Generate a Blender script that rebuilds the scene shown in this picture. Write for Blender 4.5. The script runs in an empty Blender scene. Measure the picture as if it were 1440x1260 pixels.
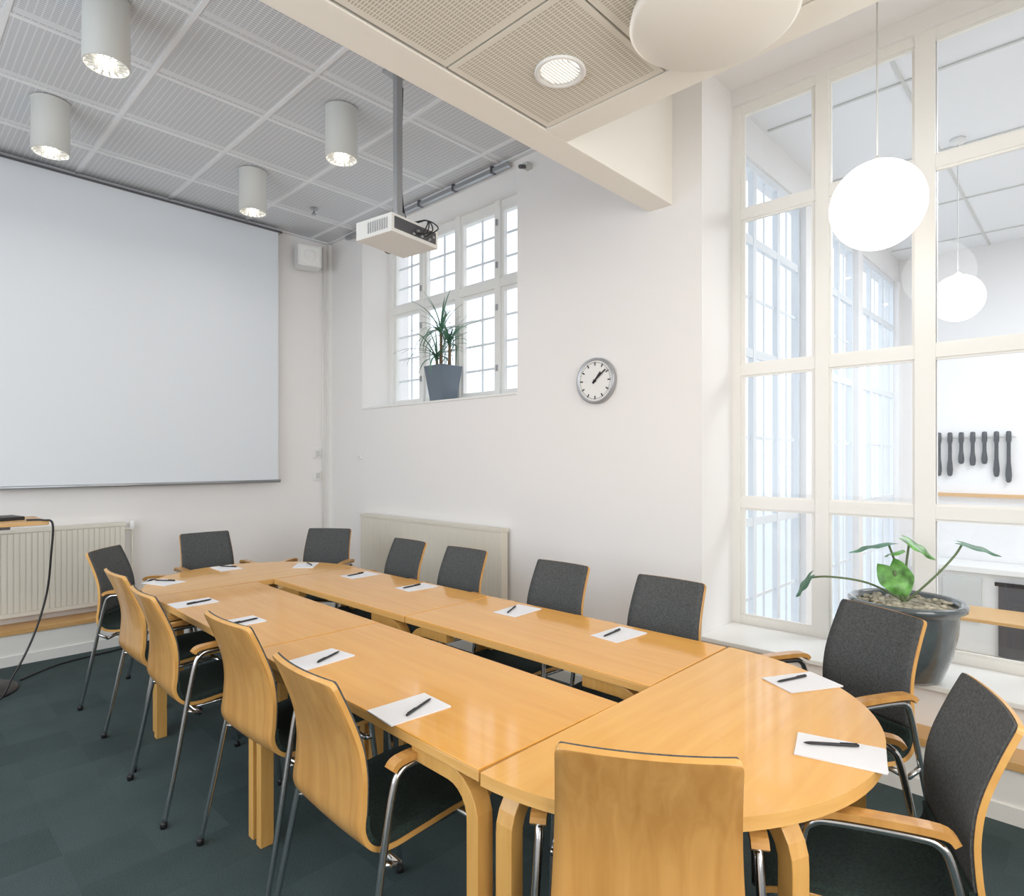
import bpy, bmesh, math, random
from mathutils import Vector, Matrix
random.seed(7)
S = bpy.context.scene
S.view_settings.view_transform = 'Standard'
S.view_settings.exposure = 0.12

# ------------------------------------------------------------------ materials
def newmat(name):
    m = bpy.data.materials.new(name); m.use_nodes = True
    nt = m.node_tree
    return m, nt, nt.nodes['Principled BSDF']

def paint(name, col, rough=0.6, metal=0.0, bump=0.0, bscale=60, var=0.0, vscale=3, coat=0.0, spec=0.5):
    m, nt, b = newmat(name)
    b.inputs['Base Color'].default_value = (*col, 1)
    b.inputs['Roughness'].default_value = rough
    b.inputs['Metallic'].default_value = metal
    b.inputs['Coat Weight'].default_value = coat
    b.inputs['Specular IOR Level'].default_value = spec
    tc = nt.nodes.new('ShaderNodeTexCoord')
    if var > 0:
        n = nt.nodes.new('ShaderNodeTexNoise'); n.inputs['Scale'].default_value = vscale
        n.inputs['Detail'].default_value = 4
        nt.links.new(tc.outputs['Object'], n.inputs['Vector'])
        mr = nt.nodes.new('ShaderNodeMapRange'); mr.inputs[1].default_value = 0.3; mr.inputs[2].default_value = 0.7
        nt.links.new(n.outputs['Fac'], mr.inputs[0])
        mx = nt.nodes.new('ShaderNodeMix'); mx.data_type = 'RGBA'
        mx.inputs['A'].default_value = (*[c*(1-var) for c in col], 1)
        mx.inputs['B'].default_value = (*[min(1, c*(1+var)) for c in col], 1)
        nt.links.new(mr.outputs[0], mx.inputs['Factor'])
        nt.links.new(mx.outputs['Result'], b.inputs['Base Color'])
    if bump > 0:
        n2 = nt.nodes.new('ShaderNodeTexNoise'); n2.inputs['Scale'].default_value = bscale
        n2.inputs['Detail'].default_value = 3
        nt.links.new(tc.outputs['Object'], n2.inputs['Vector'])
        bp = nt.nodes.new('ShaderNodeBump'); bp.inputs['Strength'].default_value = bump
        bp.inputs['Distance'].default_value = 0.002
        nt.links.new(n2.outputs['Fac'], bp.inputs['Height'])
        nt.links.new(bp.outputs['Normal'], b.inputs['Normal'])
    return m

def wood(name, c1, c2, scale=(30, 2, 30), rough=0.3, coat=0.2, coatr=0.12, spec=0.5):
    m, nt, b = newmat(name)
    tc = nt.nodes.new('ShaderNodeTexCoord'); mp = nt.nodes.new('ShaderNodeMapping')
    mp.inputs['Scale'].default_value = scale
    nt.links.new(tc.outputs['Object'], mp.inputs['Vector'])
    n = nt.nodes.new('ShaderNodeTexNoise'); n.inputs['Scale'].default_value = 1.0
    n.inputs['Detail'].default_value = 6; n.inputs['Distortion'].default_value = 0.6
    nt.links.new(mp.outputs['Vector'], n.inputs['Vector'])
    r = nt.nodes.new('ShaderNodeValToRGB')
    r.color_ramp.elements[0].position = 0.3; r.color_ramp.elements[0].color = (*c1, 1)
    r.color_ramp.elements[1].position = 0.7; r.color_ramp.elements[1].color = (*c2, 1)
    nt.links.new(n.outputs['Fac'], r.inputs['Fac'])
    nt.links.new(r.outputs['Color'], b.inputs['Base Color'])
    b.inputs['Roughness'].default_value = rough
    b.inputs['Specular IOR Level'].default_value = spec
    b.inputs['Coat Weight'].default_value = coat
    b.inputs['Coat Roughness'].default_value = coatr
    return m

def emis(name, col, st):
    m, nt, b = newmat(name)
    b.inputs['Base Color'].default_value = (*col, 1)
    b.inputs['Emission Color'].default_value = (*col, 1)
    b.inputs['Emission Strength'].default_value = st
    return m

def mathn(nt, op, a, b=None, c=None):
    n = nt.nodes.new('ShaderNodeMath'); n.operation = op
    for i, x in enumerate([a, b, c]):
        if x is None: continue
        if hasattr(x, 'node'): nt.links.new(x, n.inputs[i])
        else: n.inputs[i].default_value = x
    return n.outputs[0]

def perforated(name, col, dark, px, py, fill, x0, y0, pitch, bw=0.465):
    m, nt, b = newmat(name)
    tc = nt.nodes.new('ShaderNodeTexCoord'); sp = nt.nodes.new('ShaderNodeSeparateXYZ')
    nt.links.new(tc.outputs['Object'], sp.inputs[0])
    X, Y = sp.outputs[0], sp.outputs[1]
    fx = mathn(nt, 'FRACT', mathn(nt, 'DIVIDE', X, px))
    fy = mathn(nt, 'FRACT', mathn(nt, 'DIVIDE', Y, py))
    ax = mathn(nt, 'LESS_THAN', mathn(nt, 'ABSOLUTE', mathn(nt, 'SUBTRACT', fx, 0.5)), fill[0])
    ay = mathn(nt, 'LESS_THAN', mathn(nt, 'ABSOLUTE', mathn(nt, 'SUBTRACT', fy, 0.5)), fill[1])
    def bord(A, o):
        f = mathn(nt, 'FRACT', mathn(nt, 'DIVIDE', mathn(nt, 'SUBTRACT', A, o), pitch))
        return mathn(nt, 'LESS_THAN', mathn(nt, 'ABSOLUTE', mathn(nt, 'SUBTRACT', f, 0.5)), bw)
    fac = mathn(nt, 'MULTIPLY', mathn(nt, 'MULTIPLY', ax, ay), mathn(nt, 'MULTIPLY', bord(X, x0), bord(Y, y0)))
    mx = nt.nodes.new('ShaderNodeMix'); mx.data_type = 'RGBA'
    mx.inputs['A'].default_value = (*col, 1); mx.inputs['B'].default_value = (*dark, 1)
    nt.links.new(fac, mx.inputs['Factor']); nt.links.new(mx.outputs['Result'], b.inputs['Base Color'])
    b.inputs['Roughness'].default_value = 0.8
    return m

def glassmat(name, fac=0.06, tint=(1, 1, 1)):
    m = bpy.data.materials.new(name); m.use_nodes = True; nt = m.node_tree; nt.nodes.clear()
    o = nt.nodes.new('ShaderNodeOutputMaterial'); t = nt.nodes.new('ShaderNodeBsdfTransparent')
    t.inputs[0].default_value = (*tint, 1)
    g = nt.nodes.new('ShaderNodeBsdfGlossy'); g.inputs['Roughness'].default_value = 0.01
    mx = nt.nodes.new('ShaderNodeMixShader'); mx.inputs[0].default_value = fac
    nt.links.new(t.outputs[0], mx.inputs[1]); nt.links.new(g.outputs[0], mx.inputs[2])
    nt.links.new(mx.outputs[0], o.inputs[0]); return m

def carpetmat():
    m, nt, b = newmat('carpet_tiles')
    tc = nt.nodes.new('ShaderNodeTexCoord')
    mp = nt.nodes.new('ShaderNodeMapping'); mp.inputs['Scale'].default_value = (4, 4, 4)
    nt.links.new(tc.outputs['Object'], mp.inputs['Vector'])
    fl = nt.nodes.new('ShaderNodeVectorMath'); fl.operation = 'FLOOR'
    nt.links.new(mp.outputs[0], fl.inputs[0])
    wn = nt.nodes.new('ShaderNodeTexWhiteNoise'); nt.links.new(fl.outputs[0], wn.inputs['Vector'])
    ns = nt.nodes.new('ShaderNodeTexNoise'); ns.inputs['Scale'].default_value = 150; ns.inputs['Detail'].default_value = 3
    nt.links.new(tc.outputs['Object'], ns.inputs['Vector'])
    nl = nt.nodes.new('ShaderNodeTexNoise'); nl.inputs['Scale'].default_value = 4; nl.inputs['Detail'].default_value = 4
    nt.links.new(tc.outputs['Object'], nl.inputs['Vector'])
    f = mathn(nt, 'ADD', mathn(nt, 'ADD', mathn(nt, 'MULTIPLY', wn.outputs['Value'], 0.26), mathn(nt, 'MULTIPLY', ns.outputs['Fac'], 0.6)), mathn(nt, 'MULTIPLY', nl.outputs['Fac'], 0.45))
    r = nt.nodes.new('ShaderNodeValToRGB')
    r.color_ramp.elements[0].position = 0.35; r.color_ramp.elements[0].color = (0.022, 0.040, 0.043, 1)
    r.color_ramp.elements[1].position = 1.0; r.color_ramp.elements[1].color = (0.064, 0.096, 0.100, 1)
    nt.links.new(f, r.inputs[0]); nt.links.new(r.outputs[0], b.inputs['Base Color'])
    b.inputs['Roughness'].default_value = 0.95
    bp = nt.nodes.new('ShaderNodeBump'); bp.inputs['Strength'].default_value = 0.5; bp.inputs['Distance'].default_value = 0.004
    nt.links.new(ns.outputs['Fac'], bp.inputs['Height']); nt.links.new(bp.outputs[0], b.inputs['Normal'])
    return m

M_wall = paint('wall_paint', (0.87, 0.855, 0.85), 0.7, bump=0.15, bscale=40)
M_trim = paint('white_trim', (0.86, 0.86, 0.84), 0.4)
M_frame = paint('white_window_frame', (0.88, 0.87, 0.84), 0.4)
M_facade = paint('facade_frame', (0.80, 0.84, 0.88), 0.4)
M_warmlit = paint('warm_lit_paint', (0.90, 0.87, 0.805), 0.6)  # warm light on beam and low ceiling put into the paint colour
M_ceil = perforated('ceiling_tile', (0.76, 0.775, 0.80), (0.47, 0.485, 0.515), 0.032, 0.016, (0.40, 0.24), 0.48, 0.6, 0.65)
M_ceil2 = perforated('low_ceiling_tile', (0.80, 0.76, 0.68), (0.50, 0.46, 0.38), 0.012, 0.024, (0.26, 0.40), 0.345, 0.025, 0.6, 0.45)
M_bar = paint('ceiling_grid_white', (0.84, 0.85, 0.87), 0.5)
M_gapshade = paint('gap_shade', (0.05, 0.045, 0.04), 0.9)  # shadow in the tile gaps put into the backing colour
M_carpet = carpetmat()
M_table = wood('birch_top', (0.76, 0.345, 0.040), (0.83, 0.415, 0.070), (26, 1.6, 26), 0.35, 0.75, 0.08, 0.2)
M_tableR = wood('birch_top_round', (0.78, 0.375, 0.055), (0.84, 0.445, 0.090), (1.6, 26, 26), 0.35, 0.75, 0.08, 0.2)
M_edge = wood('birch_edge', (0.70, 0.38, 0.11), (0.78, 0.46, 0.16), (4, 4, 60), 0.4, 0.1)
M_leg = wood('birch_leg', (0.64, 0.34, 0.09), (0.72, 0.42, 0.13), (40, 40, 3), 0.35, 0.2)
M_ply = wood('beech_ply', (0.49, 0.235, 0.058), (0.62, 0.33, 0.098), (30, 30, 1.4), 0.32, 0.4)
M_plyedge = wood('ply_edge', (0.60, 0.31, 0.08), (0.70, 0.40, 0.12), (10, 10, 10), 0.4, 0.1)
M_oak = wood('oak_ledge', (0.58, 0.33, 0.12), (0.70, 0.43, 0.18), (3, 3, 40), 0.4, 0.1)
M_fabric = paint('grey_fabric', (0.080, 0.084, 0.086), 0.95, bump=0.7, bscale=400, var=0.35, vscale=150)
M_seat = paint('seat_fabric_carpet_tint', (0.018, 0.034, 0.031), 0.95, bump=0.8, bscale=400, var=0.4, vscale=150)  # green reflected from the carpet is put into the seat colour
M_chrome = paint('chrome', (0.60, 0.61, 0.63), 0.18, 1.0)
M_black = paint('black_plastic', (0.015, 0.015, 0.017), 0.4)
M_dgrey = paint('dark_metal', (0.12, 0.12, 0.13), 0.4, 0.5)
M_grey = paint('grey_metal', (0.42, 0.43, 0.45), 0.35, 0.6)
M_lampgrey = paint('lamp_housing', (0.64, 0.65, 0.63), 0.5)
M_white = paint('white_plastic', (0.85, 0.85, 0.84), 0.4)
M_proj = paint('projector_shell', (0.78, 0.78, 0.76), 0.4)
M_paper = paint('paper', (0.80, 0.80, 0.83), 0.8)
M_screen = paint('screen_fabric', (0.76, 0.80, 0.85), 0.8)
M_rad = paint('radiator_enamel', (0.76, 0.73, 0.65), 0.4)
M_rad2 = paint('radiator_panel', (0.73, 0.69, 0.60), 0.5)
M_pot = paint('glazed_pot', (0.09, 0.11, 0.12), 0.15, coat=0.6, var=0.3, vscale=8)
M_pot2 = paint('zinc_pot', (0.12, 0.155, 0.20), 0.25, 0.0, coat=0.5)
M_soil = paint('pebbles', (0.40, 0.37, 0.29), 0.9, bump=1.0, bscale=60, var=0.6, vscale=30)
M_leaf = paint('leaf_green', (0.12, 0.32, 0.07), 0.35, var=0.6, vscale=20)
M_leafb = paint('leaf_bluegreen', (0.08, 0.21, 0.13), 0.45, var=0.4, vscale=10)
M_stem = paint('stem', (0.14, 0.20, 0.09), 0.5)
M_trunk = paint('trunk', (0.18, 0.12, 0.07), 0.8)
M_glass = glassmat('window_glass', 0.02)
M_glassf = glassmat('facade_glass', 0.005)
M_glass2 = glassmat('partition_glass', 0.02, (0.97, 0.985, 1.0))
M_globe = emis('opal_globe', (1.0, 0.97, 0.92), 3.2)
M_bulb = emis('lamp_reflector', (1.0, 0.97, 0.9), 0.40)
M_bulb2 = emis('downlight_reflector', (1.0, 0.97, 0.9), 1.1)
M_core = emis('lamp_core', (1.0, 0.97, 0.9), 6.0)
M_refl = paint('reflector', (0.6, 0.6, 0.58), 0.3, 0.5)
M_nfloor = wood('next_room_floor', (0.55, 0.45, 0.33), (0.65, 0.54, 0.40), (2, 20, 2), 0.4, 0.1)

# ------------------------------------------------------------------ mesh builder
def smoothpts(P, n=8):
    P = [Vector(p) for p in P]
    out = []
    for i in range(len(P)-1):
        p0 = P[max(i-1, 0)]; p1 = P[i]; p2 = P[i+1]; p3 = P[min(i+2, len(P)-1)]
        for k in range(n):
            t = k/n
            out.append(0.5*((2*p1)+(-p0+p2)*t+(2*p0-5*p1+4*p2-p3)*t*t+(-p0+3*p1-3*p2+p3)*t**3))
    out.append(P[-1]); return out

class MB:
    def __init__(s): s.v=[]; s.f=[]; s.m=[]; s.sm=[]; s.mats=[]
    def mi(s, mat):
        if mat not in s.mats: s.mats.append(mat)
        return s.mats.index(mat)
    def add(s, vs, fs, mat, smooth=False, M=None):
        o = len(s.v)
        for v in vs:
            v = Vector(v); s.v.append(M @ v if M else v)
        i = s.mi(mat)
        for f in fs: s.f.append([o+k for k in f]); s.m.append(i); s.sm.append(smooth)
    def box(s, x0, x1, y0, y1, z0, z1, mat, M=None):
        vs = [(x0,y0,z0),(x1,y0,z0),(x1,y1,z0),(x0,y1,z0),(x0,y0,z1),(x1,y0,z1),(x1,y1,z1),(x0,y1,z1)]
        s.add(vs, [(0,3,2,1),(4,5,6,7),(0,1,5,4),(1,2,6,5),(2,3,7,6),(3,0,4,7)], mat, False, M)
    def tube(s, pts, r, mat, seg=10, M=None):
        pts = [Vector(p) for p in pts]; n = len(pts)
        rr = r if isinstance(r, (list, tuple)) else [r]*n
        T = [(pts[min(i+1,n-1)]-pts[max(i-1,0)]).normalized() for i in range(n)]
        a = Vector((0,0,1)) if abs(T[0].z) < 0.9 else Vector((1,0,0))
        N = (a - T[0]*a.dot(T[0])).normalized()
        vs = []; fs = []
        for i in range(n):
            N = (N - T[i]*N.dot(T[i])).normalized(); B = T[i].cross(N)
            for k in range(seg):
                t = 2*math.pi*k/seg
                vs.append(pts[i]+(N*math.cos(t)+B*math.sin(t))*rr[i])
        for i in range(n-1):
            for k in range(seg):
                fs.append((i*seg+k, i*seg+(k+1)%seg, (i+1)*seg+(k+1)%seg, (i+1)*seg+k))
        fs.append(tuple(range(seg))); fs.append(tuple((n-1)*seg+k for k in range(seg)))
        s.add(vs, fs, mat, True, M)
    def strip(s, pts, side, w, t, mat, M=None):
        pts = [Vector(p) for p in pts]; n = len(pts); side = Vector(side).normalized()
        vs = []; fs = []
        for i in range(n):
            T = (pts[min(i+1,n-1)]-pts[max(i-1,0)]).normalized(); N = T.cross(side)
            for a, b in ((-1,-1),(1,-1),(1,1),(-1,1)):
                vs.append(pts[i]+side*a*w/2+N*b*t/2)
        for i in range(n-1):
            for k in range(4): fs.append((i*4+k, i*4+(k+1)%4, i*4+4+(k+1)%4, i*4+4+k))
        fs.append((0,1,2,3)); fs.append(tuple((n-1)*4+k for k in range(4)))
        s.add(vs, fs, mat, False, M)
    def lathe(s, prof, mat, seg=32, M=None, c=(0,0,0), cap=True, smooth=True):
        vs = []; fs = []; n = len(prof); c = Vector(c)
        for r, z in prof:
            for k in range(seg):
                t = 2*math.pi*k/seg; vs.append(c+Vector((r*math.cos(t), r*math.sin(t), z)))
        for i in range(n-1):
            for k in range(seg): fs.append((i*seg+k, i*seg+(k+1)%seg, (i+1)*seg+(k+1)%seg, (i+1)*seg+k))
        if cap:
            fs.append(tuple(range(seg))); fs.append(tuple((n-1)*seg+k for k in range(seg)))
        s.add(vs, fs, mat, smooth, M)
    def prism(s, poly, z0, z1, mtop, medge):
        n = len(poly)
        vs = [(x,y,z0) for x,y in poly]+[(x,y,z1) for x,y in poly]
        s.add(vs, [tuple(range(n, 2*n)), tuple(reversed(range(n)))], mtop)
        s.add(vs, [(i,(i+1)%n,n+(i+1)%n,n+i) for i in range(n)], medge)
    def mesh(s, name):
        me = bpy.data.meshes.new(name)
        me.from_pydata([tuple(v) for v in s.v], [], s.f)
        for m in s.mats: me.materials.append(m)
        me.polygons.foreach_set('material_index', s.m); me.polygons.foreach_set('use_smooth', s.sm)
        bm = bmesh.new(); bm.from_mesh(me); bmesh.ops.recalc_face_normals(bm, faces=bm.faces[:]); bm.to_mesh(me); bm.free()
        me.update(); return me
    def build(s, name, loc=(0,0,0), rz=0.0, bevel=0.0, me=None):
        return place(s.mesh(name), name, loc, rz, bevel)

def place(me, name, loc=(0,0,0), rz=0.0, bevel=0.0):
    o = bpy.data.objects.new(name, me); S.collection.objects.link(o)
    o.location = loc; o.rotation_euler = (0,0,rz)
    if bevel > 0:
        b = o.modifiers.new('bevel', 'BEVEL'); b.width = bevel; b.segments = 2; b.limit_method = 'ANGLE'; b.angle_limit = math.radians(50)
    return o

def area(name, loc, rot, sx, sy, power, col=(1,1,1), shape='RECTANGLE'):
    l = bpy.data.lights.new(name, 'AREA'); l.shape = shape; l.size = sx
    if shape == 'RECTANGLE': l.size_y = sy
    l.energy = power; l.color = col
    o = bpy.data.objects.new(name, l); S.collection.objects.link(o)
    o.location = loc; o.rotation_euler = rot; return o

# ------------------------------------------------------------------ room shell
XL, YB, XW, YW, XG = -1.6, -1.8, 3.30, 5.75, 3.75
ZC, ZL = 3.64, 2.95
m = MB(); m.box(XL-0.2, XW, YB-0.2, YW+0.2, -0.1, 0, M_carpet); m.build('floor')

m = MB()  # clock wall with deep window opening
m.box(XW, 3.85, 1.655, 3.10, -0.1, 3.9, M_wall)
m.box(XW, 3.85, 5.14, 5.95, -0.1, 3.9, M_wall)
m.box(XW, 3.85, 3.10, 5.14, -0.1, 1.93, M_wall)
m.box(XW, 3.85, 3.10, 5.14, 3.58, 3.9, M_wall)
m.build('wall_right')
m = MB(); m.box(XL-0.2, XW, YW, YW+0.2, -0.1, 3.9, M_wall); m.build('wall_back')
m = MB()  # left wall, out of view, with an opening added for light
m.box(XL-0.2, XL, YB, 0.4, -0.1, 3.9, M_wall); m.box(XL-0.2, XL, 4.6, YW, -0.1, 3.9, M_wall)
m.box(XL-0.2, XL, 0.4, 4.6, -0.1, 0.9, M_wall); m.box(XL-0.2, XL, 0.4, 4.6, 2.8, 3.9, M_wall)
m.build('wall_left')
m = MB()
m.box(XL-0.2, -0.9, YB-0.2, YB, -0.1, 3.9, M_wall); m.box(2.1, 3.85, YB-0.2, YB, -0.1, 3.9, M_wall)
m.box(-0.9, 2.1, YB-0.2, YB, -0.1, 0.9, M_wall); m.box(-0.9, 2.1, YB-0.2, YB, 2.7, 3.9, M_wall)
m.build('wall_front')
m = MB()  # wall under and above the big glazed partition
m.box(XW, 3.85, YB, 1.655, -0.1, 0.42, M_wall)
m.box(3.68, 3.85, -1.29, 1.655, 3.61, 3.9, M_wall)
m.box(XW, 3.85, YB, -1.29, 0.42, 3.9, M_wall)
m.build('wall_partition')

# main ceiling
m = MB(); m.box(XL, XW, 2.0, YW, ZC+0.008, ZC+0.1, M_ceil)
m.build('ceiling')
m = MB()
for i in range(9):
    x = -1.47+0.65*i
    if x > XL+.02 and x < XW: m.box(x-0.013, x+0.013, 2.0, YW, ZC+0.002, ZC+0.014, M_bar)
for i in range(7):
    y = 1.95+0.65*i
    if y > 2.02 and y < YW: m.box(XL, XW, y-0.013, y+0.013, ZC+0.003, ZC+0.013, M_bar)
m.box(XW-0.04, XW, 2.0, YW, ZC-0.004, ZC+0.0145, M_bar); m.box(XL, XW-0.04, YW-0.04, YW, ZC-0.004, ZC+0.0145, M_bar)
m.build('trim_ceiling_grid')
# beam
m = MB(); m.box(XL, XW, 1.84, 2.0, ZL, 3.75, M_warmlit); m.build('beam', bevel=0.004)
# low ceiling near camera
m = MB()
m.box(XL, 2.15, YB, 1.838, 3.0, 3.75, M_gapshade)
m.box(2.15, 2.30, YB, 1.838, ZL+0.001, 3.75, M_warmlit)
for i in range(7):
    for j in range(7):
        x1 = 2.142-0.6*i; y1 = 1.822-0.6*j
        x0 = max(x1-0.590, XL); y0 = max(y1-0.590, YB)
        if x1 > XL+.05 and y1 > YB+.05: m.box(x0, x1, y0, y1, ZL+0.002, ZL+0.02, M_ceil2)
m.build('ceiling_low')
m = MB(); m.box(2.30, XG+.1, YB, 1.84, 3.70, 3.8, M_wall); m.build('ceiling_window_bay')

# ledge along walls
m = MB()
m.box(3.15, XW, YB, YW, 0, 0.215, M_trim); m.box(XL, 3.15, 5.52, YW, 0, 0.215, M_trim)
m.box(3.135, XW, YB, YW, 0.215, 0.25, M_oak); m.box(XL, 3.135, 5.505, YW, 0.215, 0.25, M_oak)
m.build('trim_ledge', bevel=0.003)
m = MB()
m.box(3.138, 3.15, YB, 5.508, 0, 0.07, M_trim); m.box(XL, 3.15, 5.508, 5.52, 0, 0.07, M_trim)
m.build('baseboard_ledge')
# sill boards
m = MB(); m.box(3.27, 3.70, YB, 1.655, 0.42, 0.445, M_trim); m.build('trim_sill_large', bevel=0.004)
m = MB(); m.box(3.29, 3.66, 3.10, 5.14, 1.92, 1.937, M_trim); m.build('trim_sill_small', bevel=0.004)
# cable duct in the corner
m = MB(); m.box(3.265, 3.30, 5.70, 5.75, 0.25, 3.63, M_trim); m.tube([(3.22,5.735,0.25),(3.22,5.735,3.6)],0.007,M_trim,8)
m.build('trim_corner_duct')

# ------------------------------------------------------------------ small window
m = MB()
X0, X1 = 3.63, 3.70
zb, zt = 1.935, 3.58
m.box(X0+0.001, X1-0.001, 3.10, 5.14, zb, zb+0.06, M_trim); m.box(X0+0.001, X1-0.001, 3.10, 5.14, zt-0.06, zt, M_trim)
ys = [3.13, 3.62, 4.12, 4.63, 5.11]
for y in ys: m.box(X0-0.02, X1, y-0.03, y+0.03, zb, zt, M_trim)
zt1 = 2.90
m.box(X0-0.015, X1-0.003, 3.10, 5.14, zt1-0.035, zt1+0.035, M_trim)
for i in range(4):
    a, b = ys[i]+0.03, ys[i+1]-0.03
    for (z0, z1, rows) in ((zb+0.06, zt1-0.035, 3), (zt1+0.035, zt-0.06, 2)):
        w = 0.026
        m.box(X0+0.004, X0+0.04, a, a+w, z0, z1, M_trim); m.box(X0+0.004, X0+0.04, b-w, b, z0, z1, M_trim)
        m.box(X0+0.005, X0+0.039, a, b, z0, z0+w, M_trim); m.box(X0+0.005, X0+0.039, a, b, z1-w, z1, M_trim)
        c = (a+b)/2; m.box(X1-0.02, X1-0.008, c-0.009, c+0.009, z0, z1, M_facade)
        for r in range(1, rows+1):
            z = z0+(z1-z0)*r/(rows+1)
            m.box(X1-0.019, X1-0.009, a, b, z-0.009, z+0.009, M_facade)
    m.box(X1-0.006, X1-0.003, a, b, zb+0.05, zt-0.05, M_glass)
for y in (3.62, 4.63):
    for z in (2.2, 2.70, 3.05, 3.40):
        m.box(X0-0.03, X0-0.021, y-0.010, y+0.010, z-0.025, z+0.025, M_grey)
m.build('window_1')

# blind rail
m = MB()
m.box(3.24, 3.275, 3.14, 5.35, 3.590, 3.620, M_grey)
for i in range(5):
    y = 3.3+0.44*i
    m.box(3.235, 3.28, y, y+0.02, 3.586, 3.638, M_dgrey)
m.build('blind_rail')

# ------------------------------------------------------------------ large glazed partition
m = MB()
X0, X1 = 3.70, 3.77
yl = [1.625-0.487*i for i in range(7)]
zs = [0.46, 1.18, 1.99, 2.94, 3.59]
for i, y in enumerate(yl):
    w = 0.044 if i % 2 == 0 and i > 0 else 0.035
    if i == 0: m.box(X0, X1, y-0.02, 1.655, 0.42, 3.61, M_frame)
    else: m.box(X0, X1, y-w, y+w, 0.42, 3.61, M_frame)
for i, z in enumerate(zs):
    m.box(X0+0.006, X1-0.006, yl[-1], 1.655, z-0.032, z+0.032, M_frame)
for i in range(6):
    for j in range(4):
        a, b = yl[i+1]+0.045, yl[i]-0.03; z0, z1 = zs[j]+0.03, zs[j+1]-0.03; w = 0.014
        m.box(X0+0.015, X0+0.028, a-0.01, a+w, z0, z1, M_frame); m.box(X0+0.015, X0+0.028, b-w, b+0.01, z0, z1, M_frame)
        m.box(X0+0.016, X0+0.027, a, b, z0, z0+w, M_frame); m.box(X0+0.016, X0+0.027, a, b, z1-w, z1, M_frame)
m.box(X0+0.03, X0+0.034, yl[-1], 1.64, 0.44, 3.6, M_glass2)
m.build('window_2')

# ------------------------------------------------------------------ next room behind partition
m = MB(); m.box(3.85, 8.8, -3.2, 2.0, -0.7, -0.6, M_nfloor); m.build('floor_next_room')
m = MB(); m.box(3.75, 8.8, -3.2, 2.0, 3.82, 3.92, M_bar)
for i in range(4): m.box(4.5+1.2*i, 4.52+1.2*i, -3.2, 1.75, 3.81, 3.82, M_lampgrey)
for i in range(4): m.box(3.85, 8.6, 0.9-1.2*i, 0.92-1.2*i, 3.812, 3.82, M_lampgrey)
m.build('ceiling_next_room')
m = MB(); m.box(8.6, 8.8, -3.2, 2.0, -0.7, 3.85, M_wall); m.build('wall_next_room_far')
m = MB(); m.box(3.85, 8.8, -3.4, -3.2, -0.7, 3.85, M_wall); m.build('wall_next_room_side')
m = MB()
m.box(3.85, 8.6, 1.78, 1.95, -0.7, -0.1, M_wall); m.box(3.85, 8.6, 1.78, 1.95, 3.55, 3.85, M_wall)
bays = [(3.95, 5.30), (5.45, 6.8), (6.95, 8.45)]
for a, b in [(3.85, 3.95), (5.30, 5.45), (6.8, 6.95), (8.45, 8.6)]: m.box(a, b, 1.75, 1.87, -0.1, 3.55, M_wall)
m.build('wall_facade')
m = MB()
for a, b in bays:
    m.box(a, b, 1.801, 1.839, -0.1, -0.03, M_facade); m.box(a, b, 1.801, 1.839, 3.49, 3.55, M_facade)
    for k in range(4):
        x = a+(b-a)*k/3; m.box(max(a, x-0.028), min(b, x+0.028), 1.80, 1.840, -0.1, 3.55, M_facade)
    for z in (1.0, 2.2, 3.0): m.box(a, b, 1.803, 1.837, z-0.03, z+0.03, M_facade)
    for k in range(3):
        x = a+(b-a)*(k+0.5)/3; m.box(x-0.009, x+0.009, 1.822, 1.832, -0.1, 3.55, M_facade)
    for z in (0.45, 1.6, 2.6): m.box(a, b, 1.823, 1.831, z-0.012, z+0.012, M_facade)
    m.box(a, b, 1.845, 1.848, -0.1, 3.55, M_glassf)
m.build('window_3')
# hanging tools on far wall
m = MB()
for i in range(7):
    y = 1.37-0.105*i; L = [0.50, 0.50, 0.36, 0.38, 0.36, 0.50, 0.56][i]
    m.lathe([(0.014,0),(0.024,-0.01),(0.026,-0.10),(0.018,-0.13),(0.019,-L*0.6),(0.024,-L*0.7),(0.030,-L*0.85),(0.024,-L*0.97),(0.010,-L)], M_black, 10, c=(8.56, y, 1.75))
m.box(8.585, 8.6, 0.68, 1.42, 1.69, 1.72, M_trim)
m.build('wall_tool_rack')
m = MB(); m.box(8.55, 8.6, -3.1, 1.5, 1.02, 1.06, M_oak); m.build('trim_wall_rail')
m = MB()
m.box(8.1, 8.59, -0.6, 1.5, -0.6, 0.25, M_trim); m.box(8.05, 8.59, -0.65, 1.55, 0.25, 0.31, M_trim)
m.box(8.07, 8.12, 1.32, 1.44, -0.1, 0.18, M_black); m.box(8.07, 8.12, 0.92, 1.26, -0.25, 0.18, M_lampgrey); m.box(8.05, 8.12, 0.2, 0.78, -0.58, 0.16, M_dgrey)
m.box(8.04, 8.06, 0.17, 0.81, 0.14, 0.18, M_black)
m.build('sideboard', bevel=0.005)
for q, (tx, ty) in enumerate([(7.1, 0.75), (7.3, -0.35)]):
    m = MB()
    m.box(tx-0.3, tx+0.3, ty-0.35, ty+0.35, 0.0, 0.03, M_oak)
    for x in (tx-0.25, tx+0.25):
        for y in (ty-0.3, ty+0.3): m.tube([(x,y,-0.6),(x,y,0.0)],0.015,M_dgrey,8)
    m.build('cafe_table' + ('' if q == 0 else '.001'), bevel=0.004)

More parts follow.
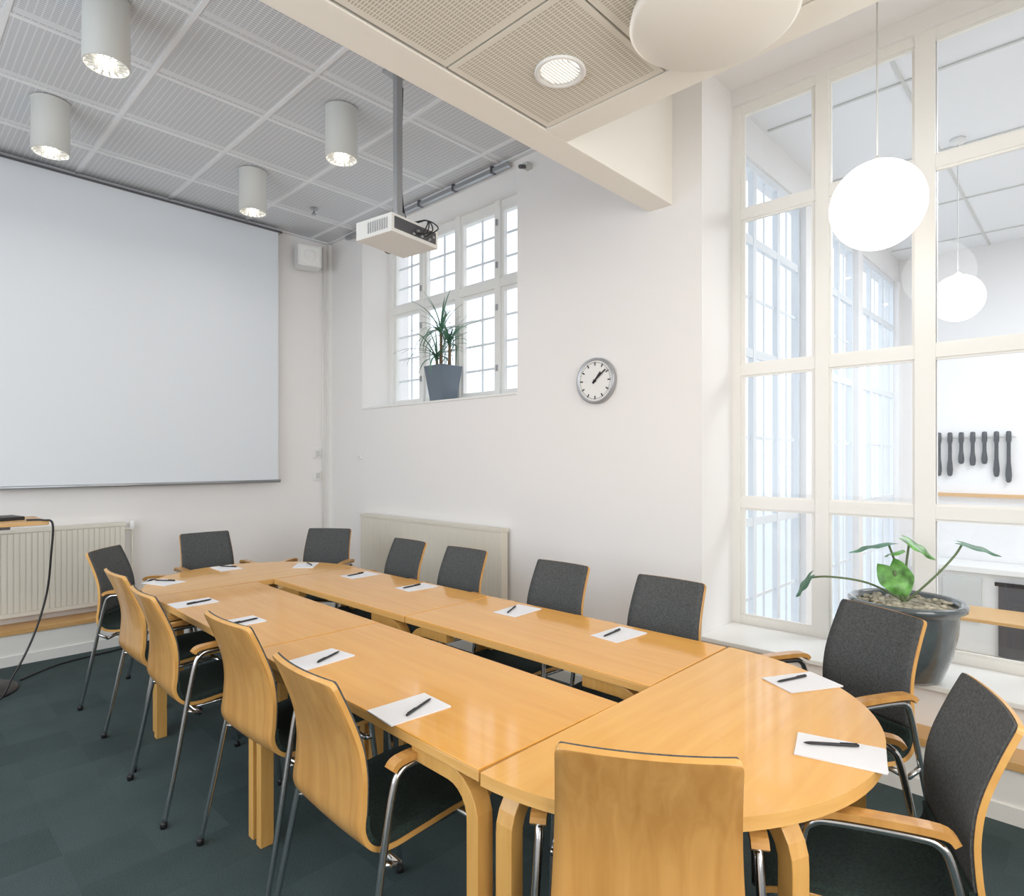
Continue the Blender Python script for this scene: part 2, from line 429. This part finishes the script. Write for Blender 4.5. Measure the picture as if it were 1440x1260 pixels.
# ------------------------------------------------------------------ unseen windows added to bring in light
m = MB()
for y in (0.4, 1.8, 3.2, 4.6): m.box(XL-0.12, XL-0.06, max(0.4,y-0.04), min(4.6,y+0.04), 0.9, 2.8, M_trim)
for z in (0.94, 2.76): m.box(XL-0.118, XL-0.062, 0.4, 4.6, z-0.04, z+0.04, M_trim)
m.build('added_window_left')
m = MB()
for x in (-0.86, 0.6, 2.06): m.box(x-0.04, x+0.04, YB-0.12, YB-0.06, 0.9, 2.7, M_trim)
for z in (0.94, 2.66): m.box(-0.9, 2.1, YB-0.118, YB-0.062, z-0.04, z+0.04, M_trim)
m.build('added_window_front')

# ------------------------------------------------------------------ projection screen
m = MB()
m.box(0.45, 2.71, 5.655, 5.66, 1.25, 3.59, M_screen)
m.box(0.42, 2.74, 5.64, 5.70, 3.59, 3.615, M_grey)
m.box(0.42, 2.74, 5.634, 5.64, 3.588, 3.602, M_dgrey)
m.tube([(0.43,5.657,1.24),(2.73,5.657,1.24)],0.014,M_grey,10)
for x in (0.6, 2.5): m.box(x, x+0.05, 5.655, 5.74, 3.595, 3.61, M_grey)
m.build('projection_screen')

# speaker
m = MB()
m.box(-0.11,0.11,-0.10,0.08,-0.10,0.10,M_white)
m.box(-0.095,0.095,-0.108,-0.10,-0.085,0.085,M_trim)
m.lathe([(0.06,0),(0.05,0.006),(0.02,0.002)],M_white,24,M=Matrix.Translation((0,-0.108,0))@Matrix.Rotation(math.radians(90),4,'X'))
m.box(-0.03,0.03,0.08,0.13,-0.03,0.03,M_white)
m.build('wall_speaker', (2.98, 5.60, 3.40), math.radians(-15), bevel=0.012)

# wall switches
m = MB()
for z in (1.50, 1.28):
    m.box(3.12, 3.19, 5.725, 5.75, z-0.045, z+0.045, M_white); m.box(3.135, 3.175, 5.718, 5.726, z-0.028, z+0.028, M_lampgrey)
m.build('wall_switch', bevel=0.003)
m = MB(); m.box(XW-0.02, XW, 5.14, 5.20, 1.45, 1.51, M_white); m.lathe([(0.018,0),(0.018,0.006)],M_trim,16,M=Matrix.Translation((XW-0.02,5.17,1.48))@Matrix.Rotation(math.radians(-90),4,'Y')); m.build('thermostat', bevel=0.003)

# ------------------------------------------------------------------ radiators
def radiator(name, L, H, loc, rz, pitch, dep, mat, valve=True):
    m = MB()
    m.box(0, L, 0.03, 0.09, 0.0, H, mat)
    n = int(L/pitch)
    for i in range(n):
        x = (i+0.5)*L/n; m.box(x-pitch*0.42, x+pitch*0.42, 0.03-dep, 0.031, 0.03, H-0.03, mat)
    m.box(-0.002, L+0.002, 0.03-dep-0.004, 0.10, H-0.025, H+0.001, mat); m.box(-0.002, L+0.002, 0.03-dep-0.004, 0.10, -0.001, 0.025, mat)
    if valve:
        m.tube(smoothpts([(L-0.02,0.06,H-0.06),(L+0.05,0.06,H-0.06),(L+0.06,0.06,H-0.12),(L+0.06,0.06,-0.04)],5),0.010,mat,8)
        m.lathe([(0.02,0),(0.022,0.02),(0.02,0.06),(0.012,0.07)],M_white,14,c=(L+0.06,0.06,H-0.06))
    for x in (0.2, L-0.2): m.box(x-0.02, x+0.02, 0.09, 0.118, 0.1, H-0.1, mat)
    return m.build(name, loc, rz, bevel=0.002)
radiator('radiator', 2.0, 0.63, (-0.56, YW-0.12, 0.31), 0, 0.035, 0.006, M_rad)
radiator('radiator.001', 1.86, 0.60, (XW-0.12, 5.03, 0.335), math.radians(-90), 0.05, 0.0015, M_rad2, False)

# ------------------------------------------------------------------ clock
m = MB()
R = Matrix(((0,0,-1,0),(-1,0,0,0),(0,1,0,0),(0,0,0,1)))
m.lathe([(0.0,0.0),(0.145,0.0),(0.15,0.012),(0.148,0.035),(0.138,0.040),(0.130,0.030),(0.0,0.030)],M_grey,48,M=R,cap=False)
m.lathe([(0.131,0.0305),(0.0,0.0305)],M_white,48,M=R,cap=False,smooth=False)
for i in range(60):
    a = math.radians(6*i); big = i % 5 == 0
    l = 0.024 if big else 0.008; w = 0.008 if big else 0.003
    m.box(-w/2, w/2, 0.122-l, 0.122, 0.031, 0.0325, M_black, M=R @ Matrix.Rotation(-a,4,'Z'))
for ang, L, w, z in ((40, 0.07, 0.011, 0.034), (52, 0.108, 0.008, 0.037)):
    m.box(-w/2, w/2, -0.022, L, z, z+0.002, M_black, M=R @ Matrix.Rotation(-math.radians(ang),4,'Z'))
m.lathe([(0.009,0.03),(0.009,0.041)],M_black,16,M=R)
m.build('wall_clock', (XW, 2.38, 1.955))

# ------------------------------------------------------------------ lamps
def cyl_lamp(name, x, y):
    m = MB()
    m.lathe([(0.097,0.0),(0.100,-0.31),(0.093,-0.312),(0.090,-0.30),(0.055,-0.23),(0.0,-0.23)],M_lampgrey,40,cap=False)
    m.lathe([(0.0905,-0.305),(0.052,-0.235)],M_bulb,40,cap=False)
    m.lathe([(0.052,-0.235),(0.0,-0.24)],M_bulb,24,cap=False)
    for k in range(16):
        a = 2*math.pi*k/16
        m.box(0.050,0.090,-0.0025,0.0025,-0.307,-0.255,M_refl,M=Matrix.Rotation(a,4,'Z'))
    m.lathe([(0.045,-0.25),(0.05,-0.265),(0.0,-0.275)],M_core,20,cap=False)
    m.lathe([(0.104,0.0),(0.104,-0.006)],M_lampgrey,40)
    o = m.build(name, (x, y, ZC))
    l = area(name+'_bulb', (0,0,-0.30), (0,0,0), 0.05, 0.05, 2.2, (1,0.95,0.87), 'DISK'); l.parent = o
for i, (x, y) in enumerate([(0.80,3.45),(0.79,4.68),(2.07,3.46),(2.05,4.70),(-0.5,3.45),(-0.5,4.7)]):
    cyl_lamp('ceiling_cylinder_lamp' + ('' if i == 0 else '.%03d' % i), x, y)
def recess(name, x, y):
    m = MB()
    m.lathe([(0.098,0.0),(0.100,-0.008),(0.090,-0.012),(0.080,-0.006),(0.075,0.0)],M_white,40,cap=False)
    m.lathe([(0.080,-0.001),(0.0,-0.001)],M_bulb2,40,cap=False)
    for k in range(-5,6):
        h = math.sqrt(0.075**2-(k*0.013)**2)
        m.box(-h,h,k*0.013-0.001,k*0.013+0.001,-0.009,-0.002,M_refl)
    o = m.build(name, (x, y, ZL))
    l = area(name+'_bulb', (0,0,-0.012), (0,0,0), 0.04, 0.04, 3.0, (1,0.93,0.84), 'DISK'); l.parent = o
for i, (x, y) in enumerate([(1.86,1.52),(0.66,1.52),(0.66,-0.28),(1.86,-0.28)]):  # only the first is in view; the rest are added for fill
    recess('recessed_downlight' + ('' if i == 0 else '.%03d' % i), x, y)

def globe(name, loc, ztop, r=0.2):
    m = MB()
    pr = [(r*math.sin(math.radians(a)), r*math.cos(math.radians(a))) for a in range(6, 181, 6)]
    m.lathe(pr, M_globe, 48, cap=False)
    m.lathe([(0.025, r*0.985),(0.022, r*0.98+0.015),(0.006, r*0.98+0.03)], M_white, 24)
    m.tube([(0,0,r+0.01),(0,0,ztop-loc[2]-0.02)],0.0035,M_lampgrey,8)
    m.lathe([(0.05, ztop-loc[2]),(0.045, ztop-loc[2]-0.03),(0.01, ztop-loc[2]-0.045)], M_white, 24)
    m.build(name, loc)
globe('globe_pendant_lamp', (3.04, 0.71, 2.55), 3.70, 0.187)
globe('globe_pendant_lamp.001', (5.6, 0.78, 2.64), 3.82, 0.170)

# round air diffuser
m = MB()
m.lathe([(0.10,0.055),(0.10,0.03),(0.265,0.025),(0.27,0.0),(0.255,-0.012),(0.0,-0.016)], M_warmlit, 64, cap=False)
m.build('round_air_diffuser', (1.93, 0.93, ZL-0.056))

# sprinklers
for i, (x, y, z) in enumerate([(2.75, 2.75, ZC), (2.72, 5.0, ZC)]):
    m = MB(); m.lathe([(0.03,0),(0.025,-0.01),(0.01,-0.012),(0.01,-0.04),(0.022,-0.045),(0.022,-0.05),(0.0,-0.05)],M_grey,16,cap=False)
    m.build('sprinkler' + ('' if i == 0 else '.001'), (x, y, z))
m = MB(); m.box(3.24,3.3,2.95,3.0,3.52,3.56,M_lampgrey); m.tube([(3.25,2.975,3.53),(3.19,2.975,3.51)],0.015,M_dgrey,12); m.build('motion_sensor', bevel=0.004)

# ------------------------------------------------------------------ projector
m = MB()
W, D, H = 0.36, 0.28, 0.10
m.box(-W/2, W/2, -D/2, D/2, -H, 0, M_proj)
m.box(-W/2+0.02, W/2-0.02, -D/2-0.004, -D/2, -H+0.02, -0.015, M_dgrey)
for i in range(6):
    m.lathe([(0.008,0),(0.008,0.014)],M_grey,10,M=Matrix.Translation((-0.02+0.03*i,-D/2-0.003,-0.07+0.02*(i%2)))@Matrix.Rotation(math.radians(90),4,'X'))
for i in range(9): m.box(-W/2-0.003, -W/2, -D/2+0.03+0.018*i, -D/2+0.04+0.018*i, -H+0.02, -0.02, M_grey)
m.lathe([(0.045,0),(0.045,0.03),(0.036,0.032),(0.034,0.01),(0.0,0.01)],M_dgrey,28,M=Matrix.Translation((0.08,D/2,-0.05))@Matrix.Rotation(math.radians(-90),4,'X'))
m.box(-0.09,0.09,-0.08,0.08,0,0.012,M_grey)
m.box(-0.03,0.03,-0.03,0.03,0.012,0.08,M_grey)
m.box(-0.022,0.022,-0.016,0.016,0.08,ZC-2.755-0.02,M_grey)
m.box(-0.06,0.06,-0.06,0.06,ZC-2.755-0.02,ZC-2.755,M_grey)
for k in range(4):
    dx = 0.03+0.008*k
    m.tube(smoothpts([(-0.02+0.03*k,-D/2-0.01,-0.06),(-0.02+0.035*k,-D/2-0.06-0.01*k,-0.09+0.02*k),(0.06,-D/2-0.03,0.02),(dx,-0.02,0.05),(0.028,0.0,0.3),(0.028,-0.004*k,0.8)],6),0.004,M_black,6)
m.build('ceiling_projector', (2.08, 2.88, 2.755), math.radians(8), bevel=0.006)

# ------------------------------------------------------------------ tables
TZ, TT = 0.73, 0.03
def bentleg(m, x, y, dx, dy):
    L = math.hypot(dx, dy); dx /= L; dy /= L
    P = [(x,y,0),(x,y,0.30),(x,y,0.58)]
    for a in range(10, 91, 16):
        t = math.radians(a); P.append((x+dx*0.09*(1-math.cos(t)), y+dy*0.09*(1-math.cos(t)), 0.588+0.09*math.sin(t)))
    P.append((x+dx*0.24, y+dy*0.24, 0.678))
    m.strip(P, (-dy, dx, 0), 0.050, 0.040, M_leg)
def rect_table(name, c, L, W, rz):
    m = MB()
    m.box(-W/2, W/2, -L/2, L/2, TZ-0.004, TZ, M_table); m.box(-W/2, W/2, -L/2, L/2, TZ-TT, TZ-0.004, M_edge)
    for sx in (-1, 1):
        for sy in (-1, 1): bentleg(m, sx*(W/2-0.035), sy*(L/2-0.035), 0, -sy)
    m.build(name, (c[0], c[1], 0), rz, bevel=0.002)
def half_table(name, c, rx, ry, flip, legs):
    m = MB()
    n = 48; poly = [(rx*math.cos(math.pi*i/n), flip*ry*math.sin(math.pi*i/n)) for i in range(n+1)]
    if flip < 0: poly = poly[::-1]
    m.prism(poly, TZ-0.004, TZ, M_tableR, M_edge); m.prism(poly, TZ-TT, TZ-0.004, M_edge, M_edge)
    for (x, y, dx, dy) in legs: bentleg(m, x, y, dx, dy)
    m.build(name, (c[0], c[1], 0), 0, bevel=0.002)
rect_table('rectangular_table', (1.272, 1.675), 1.27, 0.555, math.radians(-1.1))
rect_table('rectangular_table.001', (1.298, 2.95), 1.27, 0.555, math.radians(-1.1))
rect_table('rectangular_table.002', (1.992, 1.675), 1.27, 0.56, math.radians(0.6))
rect_table('rectangular_table.003', (1.977, 2.95), 1.27, 0.56, math.radians(0.6))
half_table('half_round_table', (1.63, 1.033), 0.655, 0.655, -1,
           [(-0.60,-0.04,1,-0.0),(0.60,-0.04,-1,0),(-0.26,-0.555,0.4,1),(0.34,-0.52,-0.5,1)])
half_table('half_round_table.001', (1.64, 3.595), 0.62, 0.70, 1,
           [(-0.56,0.04,1,0),(0.56,0.04,-1,0),(-0.3,0.54,0.4,-1),(0.3,0.54,-0.4,-1)])

# notepads with pens
pads = [(1.20,3.94,20),(1.13,3.27,-90),(1.64,4.16,0),(1.13,2.74,-90),(2.05,3.88,-40),(1.13,2.03,-85),(2.11,3.31,92),(1.08,1.44,-95),
        (2.13,2.77,88),(2.13,2.00,94),(2.13,1.43,86),(2.08,0.70,60),(1.65,0.465,14)]
for i, (x, y, a) in enumerate(pads):
    m = MB()
    m.box(-0.068,0.068,-0.098,0.098,0,0.003,M_paper)
    m.box(-0.0675,0.0675,-0.0975,0.0985,0.003,0.0036,M_paper,M=Matrix.Rotation(math.radians(1.5),4,'Z'))
    Mx = Matrix.Translation((0.02,0.02,0.0085))@Matrix.Rotation(math.radians(25+random.uniform(-20,20)),4,'Z')@Matrix.Rotation(math.radians(90),4,'X')
    m.lathe([(0.001,-0.066),(0.003,-0.058),(0.0038,-0.05),(0.0038,0.056),(0.003,0.064)],M_black,10,M=Mx)
    m.box(-0.0012,0.0012,0.003,0.0055,0.02,0.060,M_black,M=Mx)
    m.build('notepad' + ('' if i == 0 else '.%03d' % i), (x, y, TZ+0.0005), math.radians(a))

# ------------------------------------------------------------------ chair
def chair_mesh():
    m = MB()
    prof = smoothpts([(0.455,0.0,0.425),(0.43,0,0.442),(0.34,0,0.447),(0.20,0,0.435),(0.10,0,0.428),(0.045,0,0.445),(0.018,0,0.49),(0.018,0,0.56),(0.014,0,0.64),(-0.006,0,0.73),(-0.036,0,0.81),(-0.066,0,0.877),(-0.073,0,0.892)], 5)
    n = len(prof)
    s = [0]
    for i in range(1, n): s.append(s[-1]+(prof[i]-prof[i-1]).length)
    T = s[-1]
    def width(si):
        t = si/T
        w = 0.395 - 0.045*max(0, (t-0.45)/0.55)
        c = 0.016
        for d in (si, T-si):
            if d < c: w -= 2*(c-math.sqrt(max(0, c*c-(c-d)**2)))*0.9
        return w
    def slab(off0, off1, inset, mat_f, mat_b, mat_e, i0=0, i1=None, nv=12):
        i1 = n-1 if i1 is None else i1
        rows = []
        for off in (off0, off1):
            g = []
            for i in range(i0, i1+1):
                Tn = (prof[min(i+1,n-1)]-prof[max(i-1,0)]).normalized()
                N = Vector((Tn.z, 0, -Tn.x))
                w = width(s[i])/2 - inset
                hb = max(0, min(1, (prof[i].z-0.5)/0.2))
                row = []
                for k in range(nv+1):
                    v = -1+2*k/nv
                    p = prof[i]+N*off
                    row.append(Vector((p.x+0.016*hb*v*v, v*w, p.z+(1-hb)*0.008*v*v)))
                g.append(row)
            rows.append(g)
        R = i1-i0+1; C = nv+1
        vs = [p for g in rows for row in g for p in row]
        A = lambda g,i,k: g*R*C+i*C+k
        f0 = [(A(0,i,k),A(0,i+1,k),A(0,i+1,k+1),A(0,i,k+1)) for i in range(R-1) for k in range(C-1)]
        f1 = [(A(1,i,k),A(1,i,k+1),A(1,i+1,k+1),A(1,i+1,k)) for i in range(R-1) for k in range(C-1)]
        fe = []
        for i in range(R-1):
            fe.append((A(0,i,0),A(1,i,0),A(1,i+1,0),A(0,i+1,0))); fe.append((A(0,i,C-1),A(0,i+1,C-1),A(1,i+1,C-1),A(1,i,C-1)))
        for k in range(C-1):
            fe.append((A(0,0,k),A(0,0,k+1),A(1,0,k+1),A(1,0,k))); fe.append((A(0,R-1,k),A(1,R-1,k),A(1,R-1,k+1),A(0,R-1,k+1)))
        o = len(m.v)
        for v in vs: m.v.append(v)
        for fs, mt, sm in ((f0, mat_b, True), (f1, mat_f, True), (fe, mat_e, False)):
            ii = m.mi(mt)
            for f in fs: m.f.append([o+q for q in f]); m.m.append(ii); m.sm.append(sm)
    slab(-0.006, 0.007, 0.0, M_ply, M_ply, M_plyedge)
    k = next(i for i in range(n) if i > 20 and prof[i].z > 0.53)
    slab(0.006, 0.022, 0.005, M_seat, M_seat, M_seat, 1, k)
    slab(0.006, 0.013, 0.004, M_fabric, M_fabric, M_fabric, k, n-3)
    for sy in (-1, 1):
        y0 = 0.228*sy; yf = 0.255*sy
        m.tube(smoothpts([(-0.04,yf,0.008),(0.005,0.246*sy,0.22),(0.05,0.234*sy,0.45),(0.082,y0,0.60),(0.105,y0,0.642),(0.15,y0,0.652),(0.30,y0,0.652),(0.345,y0,0.642),(0.365,y0,0.60),(0.385,0.236*sy,0.42),(0.41,0.246*sy,0.2),(0.43,yf,0.008)],5),0.010,M_chrome,10)
        for xx in (-0.04, 0.43): m.lathe([(0.013,0),(0.014,0.02),(0.010,0.025)],M_black,12,c=(xx,yf,0))
        P = smoothpts([(0.075,y0,0.655),(0.10,y0,0.672),(0.2,y0,0.676),(0.31,y0,0.674),(0.345,y0,0.662)],4)
        m.strip(P, (0,1,0), 0.036, 0.016, M_ply)
    m.tube([(0.10,-0.232,0.405),(0.10,0.232,0.405)],0.010,M_chrome,10)
    m.tube([(0.36,-0.232,0.415),(0.36,0.232,0.415)],0.010,M_chrome,10)
    for sy in (-1,1):
        m.tube([(0.10,0.15*sy,0.405),(0.36,0.15*sy,0.415)],0.009,M_chrome,8)
        m.tube([(0.10,0.232*sy,0.405),(0.045,0.234*sy,0.43)],0.009,M_chrome,8)
        m.tube([(0.36,0.232*sy,0.415),(0.386,0.236*sy,0.41)],0.009,M_chrome,8)
    return m.mesh('office_chair')
CH = chair_mesh()
chairs = [(0.860,1.545,-2),(0.92,2.20,2),(0.86,2.92,-2),(0.90,3.50,0),(1.06,4.43,-42),(1.77,4.85,-92),(2.52,4.42,-142),
          (2.53,3.43,180),(2.53,2.85,182),(2.53,2.09,180),(2.53,1.45,179),(2.56,0.62,152),(1.80,0.240,113),(1.07,0.655,32.5)]
for i, (x, y, a) in enumerate(chairs):
    place(CH, 'meeting_chair' + ('' if i == 0 else '.%03d' % i), (x, y, 0.0), math.radians(a), 0.0)

# ------------------------------------------------------------------ lectern at left
m = MB()
m.lathe([(0.26,0.0),(0.26,0.012),(0.24,0.022),(0.05,0.03),(0.03,0.05)],M_black,40,c=(0.42,5.02,0))
m.tube([(0.42,5.02,0.03),(0.42,5.02,1.03)],0.03,M_grey,16)
m.box(0.05,0.80,4.78,5.25,1.035,1.06,M_oak)
m.box(0.25,0.62,4.86,5.14,1.012,1.036,M_dgrey)
m.build('lectern', bevel=0.004)
m = MB()
m.box(-0.14,0.14,-0.10,0.10,0,0.022,M_black); m.box(-0.10,0.02,-0.06,0.06,0.022,0.045,M_black)
m.build('laptop_dock', (0.55, 5.04, 1.0605), 0.2, bevel=0.004)
m = MB()
m.tube(smoothpts([(0.70,4.86,1.067),(0.77,4.78,1.067),(0.815,4.765,1.04),(0.81,4.78,0.85),(0.79,4.8,0.6),(0.72,4.78,0.35),(0.62,4.74,0.15),(0.5,4.68,0.01),(0.1,4.66,0.008)],8),0.006,M_black,8)
m.build('power_cable')
m = MB()
m.tube(smoothpts([(0.70,5.1,0.008),(0.95,5.3,0.008),(1.3,5.38,0.008),(1.6,5.46,0.008)],8),0.006,M_black,8)
m.build('floor_cable')

# ------------------------------------------------------------------ plants
def leaf(m, base, tip, up, wid, mat, fold=0.12, droop=0.15, heart=True):
    base = Vector(base); tip = Vector(tip); d = tip-base; L = d.length; d.normalize()
    up = Vector(up); side = d.cross(up).normalized(); nrm = side.cross(d).normalized()
    n = 14; vs = []; fs = []
    for i in range(n+1):
        t = i/n
        w = wid*(math.sin(math.pi*min(1, t*0.9+0.1))**0.7)*(1-0.35*t)
        w = max(w, 0.001)
        back = -0.22*L*max(0, 1-t*3) if heart else 0
        for k in range(-3, 4):
            v = k/3
            p = base+d*(L*t+back*abs(v))+side*(v*w)+nrm*(fold*wid*abs(v)*1.5-droop*L*t*t-0.25*wid*v*v+0.08*wid*math.sin(t*14)*abs(v))
            vs.append(p)
    for i in range(n):
        for k in range(6): fs.append((i*7+k, i*7+k+1, i*7+8+k, i*7+7+k))
    m.add(vs, fs, mat, True)
    return m

px, py, pz = 3.33, 0.66, 0.446
m = MB()
m.lathe([(0.0,0.0),(0.13,0.0),(0.145,0.02),(0.18,0.12),(0.20,0.22),(0.205,0.30),(0.205,0.315),(0.235,0.325),(0.238,0.35),(0.225,0.358),(0.205,0.35),(0.2,0.325)],M_pot,48,cap=False,c=(px,py,pz))
m.lathe([(0.203,0.325),(0.12,0.338),(0.0,0.345)],M_soil,32,cap=False,c=(px,py,pz))
for i in range(90):
    a = random.uniform(0,6.28); r = 0.19*math.sqrt(random.random()); q = random.uniform(0.008,0.018)
    m.lathe([(0.001,-q*.6),(q*0.8,-q*0.3),(q,0),(q*0.7,q*0.4),(0.001,q*0.6)],M_soil,7,c=(px+r*math.cos(a),py+r*math.sin(a),pz+0.34))
def stem(P, r=0.005): m.tube(smoothpts(P, 6), r, M_stem, 8)
b = Vector((px, py, pz+0.34))
stem([b, b+Vector((-0.02,0.03,0.15)), b+Vector((-0.05,0.06,0.27))])
leaf(m, b+Vector((-0.05,0.06,0.27)), b+Vector((-0.16,0.20,0.25)), (0,0,1), 0.045, M_leafb)
stem([b, b+Vector((0.0,0.0,0.15)), b+Vector((0.01,-0.01,0.27))])
leaf(m, b+Vector((0.0,0.0,0.29)), b+Vector((0.02,-0.12,0.22)), (-0.3,0,1), 0.045, M_leaf)
stem([b+Vector((-.02,0.0,0)), b+Vector((-0.06,0.02,0.06)), b+Vector((-0.08,0.03,0.15))], 0.007)
leaf(m, b+Vector((-0.07,0.05,0.17)), b+Vector((-0.10,-0.03,0.05)), (-1,-0.5,0.35), 0.085, M_leaf, 0.05, 0.05)
leaf(m, b+Vector((-0.02,0.06,0.22)), b+Vector((-0.10,0.0,0.26)), (-0.5,0,1), 0.045, M_leaf, 0.08, 0.2)
stem([b, b+Vector((0.05,-0.10,0.12)), b+Vector((0.09,-0.17,0.22)), b+Vector((0.10,-0.20,0.28))])
leaf(m, b+Vector((0.10,-0.20,0.28)), b+Vector((0.14,-0.34,0.25)), (-0.3,0,1), 0.035, M_leafb)
stem([b, b+Vector((-0.02,0.15,0.07)), b+Vector((-0.03,0.32,0.08)), b+Vector((-0.03,0.42,0.06))])
leaf(m, b+Vector((-0.03,0.41,0.07)), b+Vector((-0.02,0.50,-0.04)), (-0.6,0.2,1), 0.045, M_leafb)
m.build('potted_philodendron')

px, py, pz = 3.46, 4.13, 1.938
m = MB()
a, c, z0, z1 = 0.08, 0.118, 0, 0.31
vs = [(-a,-a,z0),(a,-a,z0),(a,a,z0),(-a,a,z0),(-c,-c,z1),(c,-c,z1),(c,c,z1),(-c,c,z1)]
m.add([Vector(v)+Vector((px,py,pz)) for v in vs], [(0,3,2,1),(0,1,5,4),(1,2,6,5),(2,3,7,6),(3,0,4,7)], M_pot2)
c2 = c-0.012
m.add([Vector(v)+Vector((px,py,pz)) for v in [(-c,-c,z1),(c,-c,z1),(c,c,z1),(-c,c,z1),(-c2,-c2,z1),(c2,-c2,z1),(c2,c2,z1),(-c2,c2,z1),(-c2,-c2,z1-0.03),(c2,-c2,z1-0.03),(c2,c2,z1-0.03),(-c2,c2,z1-0.03)]],
      [(0,1,5,4),(1,2,6,5),(2,3,7,6),(3,0,4,7),(4,5,9,8),(5,6,10,9),(6,7,11,10),(7,4,8,11)], M_pot2)
m.add([Vector(v)+Vector((px,py,pz)) for v in [(-c2,-c2,z1-0.03),(c2,-c2,z1-0.03),(c2,c2,z1-0.03),(-c2,c2,z1-0.03)]], [(0,1,2,3)], M_soil)
def blade(o, az, el, L, w):
    d = Vector((math.cos(az), math.sin(az), 0)); sd = Vector((-math.sin(az), math.cos(az), 0))
    n = 9; vs = []; fs = []; p = Vector(o); e = el
    for i in range(n+1):
        t = i/n; ww = w*(1-t**2)+0.0008
        vs += [p-sd*ww, p+Vector((0,0,-0.002)), p+sd*ww]
        p = p+(d*math.cos(e)+Vector((0,0,1))*math.sin(e))*(L/n); e -= (0.10+0.22*(1-math.sin(el)))*1.0
        if p.x > 3.58: p.x = 3.58
    for i in range(n):
        for k in range(2): fs.append((i*3+k, i*3+k+1, i*3+4+k, i*3+3+k))
    m.add(vs, fs, M_leafb, True)
for (dx, dy, h, nb) in ((0.0, 0.03, 0.34, 34), (0.02, -0.06, 0.24, 28), (-0.03, 0.05, 0.12, 24)):
    b = Vector((px+dx, py+dy, pz+0.27)); m.tube([b, b+Vector((0.01,0.01,h*0.5)), b+Vector((0,0,h))],[0.016,0.013,0.011],M_trunk,8)
    for i in range(nb):
        blade(b+Vector((0,0,h+random.uniform(-0.04,0.02))), random.uniform(0,6.283), random.uniform(0.2,1.5), random.uniform(0.24,0.42), random.uniform(0.006,0.009))
m.build('potted_yucca')

# ------------------------------------------------------------------ lights & world
w = bpy.data.worlds.new('sky'); S.world = w; w.use_nodes = True
nt = w.node_tree; bg = nt.nodes['Background']
tc = nt.nodes.new('ShaderNodeTexCoord'); sp = nt.nodes.new('ShaderNodeSeparateXYZ'); nt.links.new(tc.outputs['Generated'], sp.inputs[0])
r = nt.nodes.new('ShaderNodeValToRGB'); r.color_ramp.elements[0].position = 0.45; r.color_ramp.elements[0].color = (0.52, 0.57, 0.62, 1)
r.color_ramp.elements[1].position = 0.58; r.color_ramp.elements[1].color = (0.84, 0.92, 1.0, 1)
mp = nt.nodes.new('ShaderNodeMapRange'); mp.inputs[1].default_value = -1; mp.inputs[2].default_value = 1
nt.links.new(sp.outputs[2], mp.inputs[0]); nt.links.new(mp.outputs[0], r.inputs[0]); nt.links.new(r.outputs[0], bg.inputs[0])
bg.inputs[1].default_value = 1.7

area('fill_light_left', (XL-0.02, 2.5, 1.85), (0, math.radians(-90), 0), 1.8, 4.1, 50, (0.88, 0.94, 1.0))  # soft fill added in the unseen left opening, standing in for daylight
area('fill_light_front', (0.6, YB-0.02, 1.8), (math.radians(90), 0, 0), 2.9, 1.7, 64, (1.0, 0.93, 0.84))  # warm soft fill added in the unseen opening behind the camera
area('next_room_fill_light', (6.2, -0.9, 3.78), (0, 0, 0), 2.0, 2.0, 100, (0.97, 0.99, 1.0))  # fill added to brighten the next room, has no fixture

# ------------------------------------------------------------------ camera
c = bpy.data.cameras.new('camera'); co = bpy.data.objects.new('camera', c); S.collection.objects.link(co)
co.location = (0, 0, 1.45); co.rotation_euler = (math.radians(90), 0, math.radians(-46.3))
c.sensor_width = 36; c.lens = 36*870/1440; c.shift_y = 15/1440; c.clip_start = 0.02
S.camera = co
